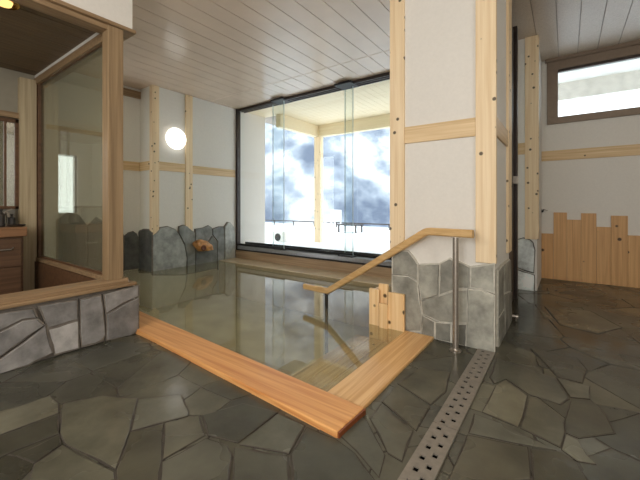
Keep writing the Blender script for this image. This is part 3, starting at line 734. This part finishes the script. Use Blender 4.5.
# ------------------------------------------------------------------ floor drain
dx0, dx1 = -.492, -.384
dr = thing('floor_drain', 'long perforated drain cover strip crossing the slate floor to the pillar', 'drain', ((dx0+dx1)/2, 1.2, 0))
MB().box(dx0+.006, dx1-.006, -.4, 2.53, .0045, .0052).build('channel_shade', DRAINSHADE, dr)  # thin black strip stands in for the shaded depth under the plates
cols = [dx0, dx0+.026, dx0+.046, dx0+.064, dx0+.084, dx1]
y = -.4; k = 0
while y < 2.5:
    L = min(.49, 2.535-y); m = MB(); zt, zb = .012, .0055
    nr = int(L/.036); off = (L-nr*.036)/2; ys = [y+.0015]; 
    for r in range(nr): ys += [y+off+.036*r+.005, y+off+.036*r+.029]
    ys.append(y+L-.0015)
    for c in range(5):
        for r in range(len(ys)-1):
            hole = (r % 2 == 1) and (c in (1, 3)) and (((r//2)+(c//2)) % 2 == 0)
            a, b, p, q = cols[c], cols[c+1], ys[r], ys[r+1]
            if hole:
                m.add([(a,p,zt),(b,p,zt),(b,q,zt),(a,q,zt),(a,p,zb),(b,p,zb),(b,q,zb),(a,q,zb)], [(0,1,5,4),(1,2,6,5),(2,3,7,6),(3,0,4,7)])
            else: m.add([(a,p,zt),(b,p,zt),(b,q,zt),(a,q,zt)], [(0,1,2,3)])
    m.add([(cols[0],ys[0],zt),(cols[-1],ys[0],zt),(cols[-1],ys[-1],zt),(cols[0],ys[-1],zt),(cols[0],ys[0],.001),(cols[-1],ys[0],.001),(cols[-1],ys[-1],.001),(cols[0],ys[-1],.001)], [(0,4,5,1),(1,5,6,2),(2,6,7,3),(3,7,4,0)])
    m.build('cover_plate', DRAIN, dr, recalc=False); y += L; k += 1

# ------------------------------------------------------------------ plank panelling on the end wall
pn = thing('plank_panelling', 'knotty pine plank panelling with stepped tops along the foot of the end wall', 'panelling', (1.2, EY-.02, 0))
edges = [(538, 553.5, 233.5), (553.5, 567, 212.5), (567, 581, 219.8), (581, 596.5, 213.3), (596.5, 611, 227), (611, 628, 215.8)]
for a, b, v in edges:
    p, q = on_y(a, v, EY-.02), on_y(b, v, EY-.02)
    MB().box(p.x+.001, q.x-.001, EY-.02, EY-.001, 0, (p.z+q.z)/2).build('plank', PLANK, pn, .002)
x = on_y(628, 233, EY-.02).x; hs = [.63, .86, .76, .92, .68, .84, .63, .9, .74, .86, .66, .9, .7, .85]; i = 0
while x < 3.15:
    w = .145+.03*((i*7) % 3)/2; MB().box(x+.001, min(x+w, 3.19)-.001, EY-.02, EY-.001, 0, hs[i % len(hs)]).build('plank', PLANK, pn, .002); x += w; i += 1
hk = on_y(541.5, 211, EY-.01)
h = thing('wall_hook', 'small dark metal coat hook on the end wall beside the pier', 'hook', (hk.x, EY, hk.z))
MB().lathe((hk.x, EY-.012, hk.z), [(.022, .012), (.022, .004), (.014, 0)], 'Y', 16).build('hook_plate', BLACK, h)
MB().tube([(hk.x, EY-.01, hk.z), (hk.x+.02, EY-.05, hk.z-.005), (hk.x+.03, EY-.06, hk.z+.025)], .006, 8).build('hook_arm', BLACK, h)
MB().tube([(hk.x-.01, EY-.01, hk.z+.01), (hk.x+.03, EY-.03, hk.z+.02), (hk.x+.07, EY-.04, hk.z+.005)], .005, 8).build('hook_arm', STEEL, h)
vp = on_z(512, 318)
fx = MB(); fx.lathe((PX1+.03, 3.33, .05), [(.012, 0), (.012, .03), (.018, .032), (.018, .045)], 'X', 12); fx.tube([(PX1+.06, 3.33, .05), (PX1+.06, 3.33, .01)], .007, 8)
tag(fx.build('floor_tap', STEEL), 'small steel tap near the floor at the back edge of the pillar', 'tap')

# ------------------------------------------------------------------ outside: porch, snow, hillside
struct(MB().box(XL-.3, XL, 4.42, 4.99, -.3, 3.0).build('wall_porch', plain('porch_render', sr(232, 226, 220), .85, nscale=20, namp=.02), None, .004))
ZS = 2.54
so = MB(); i = 0; x = -4.98
PORCHX = -4.60
for i in range(30):
    a = PORCHX+.12*i; so.box(a+.002, a+.118, 4.42, 6.28, CZ, CZ+.03)
so.box(-5.0, PORCHX, 4.42, 5.0, CZ, CZ+.03)
struct(so.build('ceiling_porch', SOFFIT), 'pale timber porch ceiling outside the glass')
struct(MB().box(PORCHX-.06, -.9, 6.20, 6.32, ZS, CZ).build('trim_reflection8', SOFFIT, None, .004), 'pale porch edge beam outside')
struct(MB().box(PORCHX-.06, PORCHX+.06, 4.95, 6.20, ZS, CZ).build('trim_reflection9', SOFFIT, None, .004))
pp = on_y(318.7, 200, 6.26)
struct(MB().box(pp.x-.085, pp.x+.085, 6.20, 6.32, .1, ZS).build('trim_30', PINE, None, .006), 'pine porch post outside the glass')
struct(MB().box(-5.4, -.5, 4.42, 6.4, CZ+.031, CZ+.10).build('ceiling_porch_roof', JOINT))
GZ = .20
def snowsheet(x0, x1, y0, y1, nx, ny, fz):
    m = MB(); vs = []; fs = []
    for j in range(ny+1):
        for i in range(nx+1):
            x = x0+(x1-x0)*i/nx; y = y0+(y1-y0)*j/ny; vs.append((x, y, fz(x, y)))
    for j in range(ny):
        for i in range(nx): a = j*(nx+1)+i; fs.append((a, a+1, a+nx+2, a+nx+1))
    return m.add(vs, fs)
gs = snowsheet(-16, -1.06, 4.42, 11.5, 60, 30, lambda x, y: GZ-.05+.04*noise.noise(Vector((x*.8, y*.8, 0)))+(.02 if y > 6.3 else 0))
struct(gs.build('ground_snow', SNOW, smooth=True), 'bright snow covered terrace outside the glass')
# hillside
mh, nth, outh = mat_new('snowy_woodland_slope'); raw, mp = coords(nth, (.42, .42, .42))
nn = N(nth, 'ShaderNodeTexNoise'); nn.inputs['Scale'].default_value = 1.0; nn.inputs['Detail'].default_value = 5; nn.inputs['Roughness'].default_value = .55
nth.links.new(mp, nn.inputs['Vector'])
ch = ramp(nth, nn.outputs[0], [(.38, sr(84, 94, 112)), (.5, sr(128, 137, 150)), (.60, sr(178, 180, 184))])
principled(nth, outh, ch, .9)
hs_ = snowsheet(-60, 40, 11.7, 50, 80, 60, lambda x, y: -2+max(0, -x*.45+y*.89-15)*1.3+1.2*noise.noise(Vector((x*.12, y*.12, 2)))+.5*noise.noise(Vector((x*.5, y*.5, 5))))
struct(hs_.build('hillside_snow', mh, smooth=True), 'blue white snowy wooded hillside beyond the terrace')
struct(snowsheet(-60, 40, 11.4, 16.4, 30, 6, lambda x, y: .2-(y-11.4)*.36).build('ground_slope', SNOW, smooth=True))
# low terrace railing
rl = thing('terrace_railing', 'low dark railing along the far edge of the snowy terrace', 'railing', (-6.5, 10.4, .18))
ry = 10.4; rz = .34
MB().box(-11, -2.5, ry-.02, ry+.02, rz, rz+.035).build('top_rail', BRONZE, rl)
for i in range(9): MB().box(-10.9+i*1.03-.015, -10.9+i*1.03+.015, ry-.015, ry+.015, .12, rz).build('railing_post', BRONZE, rl)
# white chair and low table, casing
def grd(u, v): return on_z(u, v, GZ-.03)
cpos = grd(333, 231); cpos = on_y(333, 222, 9.2)
ch_ = thing('garden_chair', 'white garden chair standing in the snow right of the porch post', 'chair', (cpos.x, 9.2, GZ-.02))
cx, cz = cpos.x, GZ-.02
MB().box(cx-.2, cx+.2, 9.0, 9.4, cz+.30, cz+.33).build('seat', WHITEPL, ch_, .01)
MB().box(cx-.2, cx+.2, 9.37, 9.40, cz+.33, cz+.66).build('backrest', WHITEPL, ch_, .01)
for sx_ in (-.18, .18):
    for sy_ in (9.03, 9.38): MB().box(cx+sx_-.015, cx+sx_+.015, sy_-.015, sy_+.015, cz-.02, cz+.30).build('leg', WHITEPL, ch_)
tp = on_y(350, 230, 9.0)
tb = thing('garden_table', 'low dark slatted garden table beside the white chair outside', 'table', (tp.x, 9.0, cz))
tm = MB()
for i in range(4): tm.box(tp.x-.35, tp.x+.35, 8.8+i*.11, 8.9+i*.11, cz+.20, cz+.23)
tm.build('tabletop', BRONZE, tb)
for sx_ in (-.3, .3):
    for sy_ in (8.83, 9.2): MB().box(tp.x+sx_-.02, tp.x+sx_+.02, sy_-.02, sy_+.02, cz-.02, cz+.20).build('leg', BRONZE, tb)
bp = grd(276.5, 242)
bo = thing('outdoor_unit', 'small white cased machine with dark grille outside the left glass panel', 'machine', (bp.x, bp.y, GZ-.02))
MB().box(bp.x-.13, bp.x+.17, bp.y, bp.y+.18, GZ-.04, GZ+.20).build('casing', WHITEPL, bo, .01)
MB().lathe((bp.x+.04, bp.y-.012, GZ+.08), [(.08, .02), (.085, 0), (.07, -.004), (.02, .004)], 'Y', 24).build('grille', BLACK, bo)
# eave seen through the high window
struct(MB().box(-1.0, 3.2, EY+.16, EY+.9, 2.88, 2.94).build('ceiling_eave', plain('eave_board', sr(250, 248, 242), .7, nscale=10)))
struct(MB().box(-1.0, 3.2, EY+.86, EY+.92, 2.62, 2.88).build('trim_31', plain('eave_fascia', sr(226, 220, 212), .7, nscale=10)))

bk = snowsheet(-1.0, 9, 5.85, 13, 12, 12, lambda x, y: 1.5+max(0, y-8)*.75+.08*noise.noise(Vector((x, y, 3))))  # added bank: bounces light up to the eave, whitens the high window view
struct(bk.build('ground_bounce_bank', SNOW, smooth=True), 'added snow bank behind the end wall, bounces light to the eave')
SC.cycles.use_denoising = True
SC.cycles.max_bounces = 12; SC.cycles.transparent_max_bounces = 16; SC.cycles.diffuse_bounces = 6; SC.cycles.glossy_bounces = 5
SC.cycles.caustics_reflective = False; SC.cycles.caustics_refractive = False
SC.cycles.sample_clamp_indirect = 6
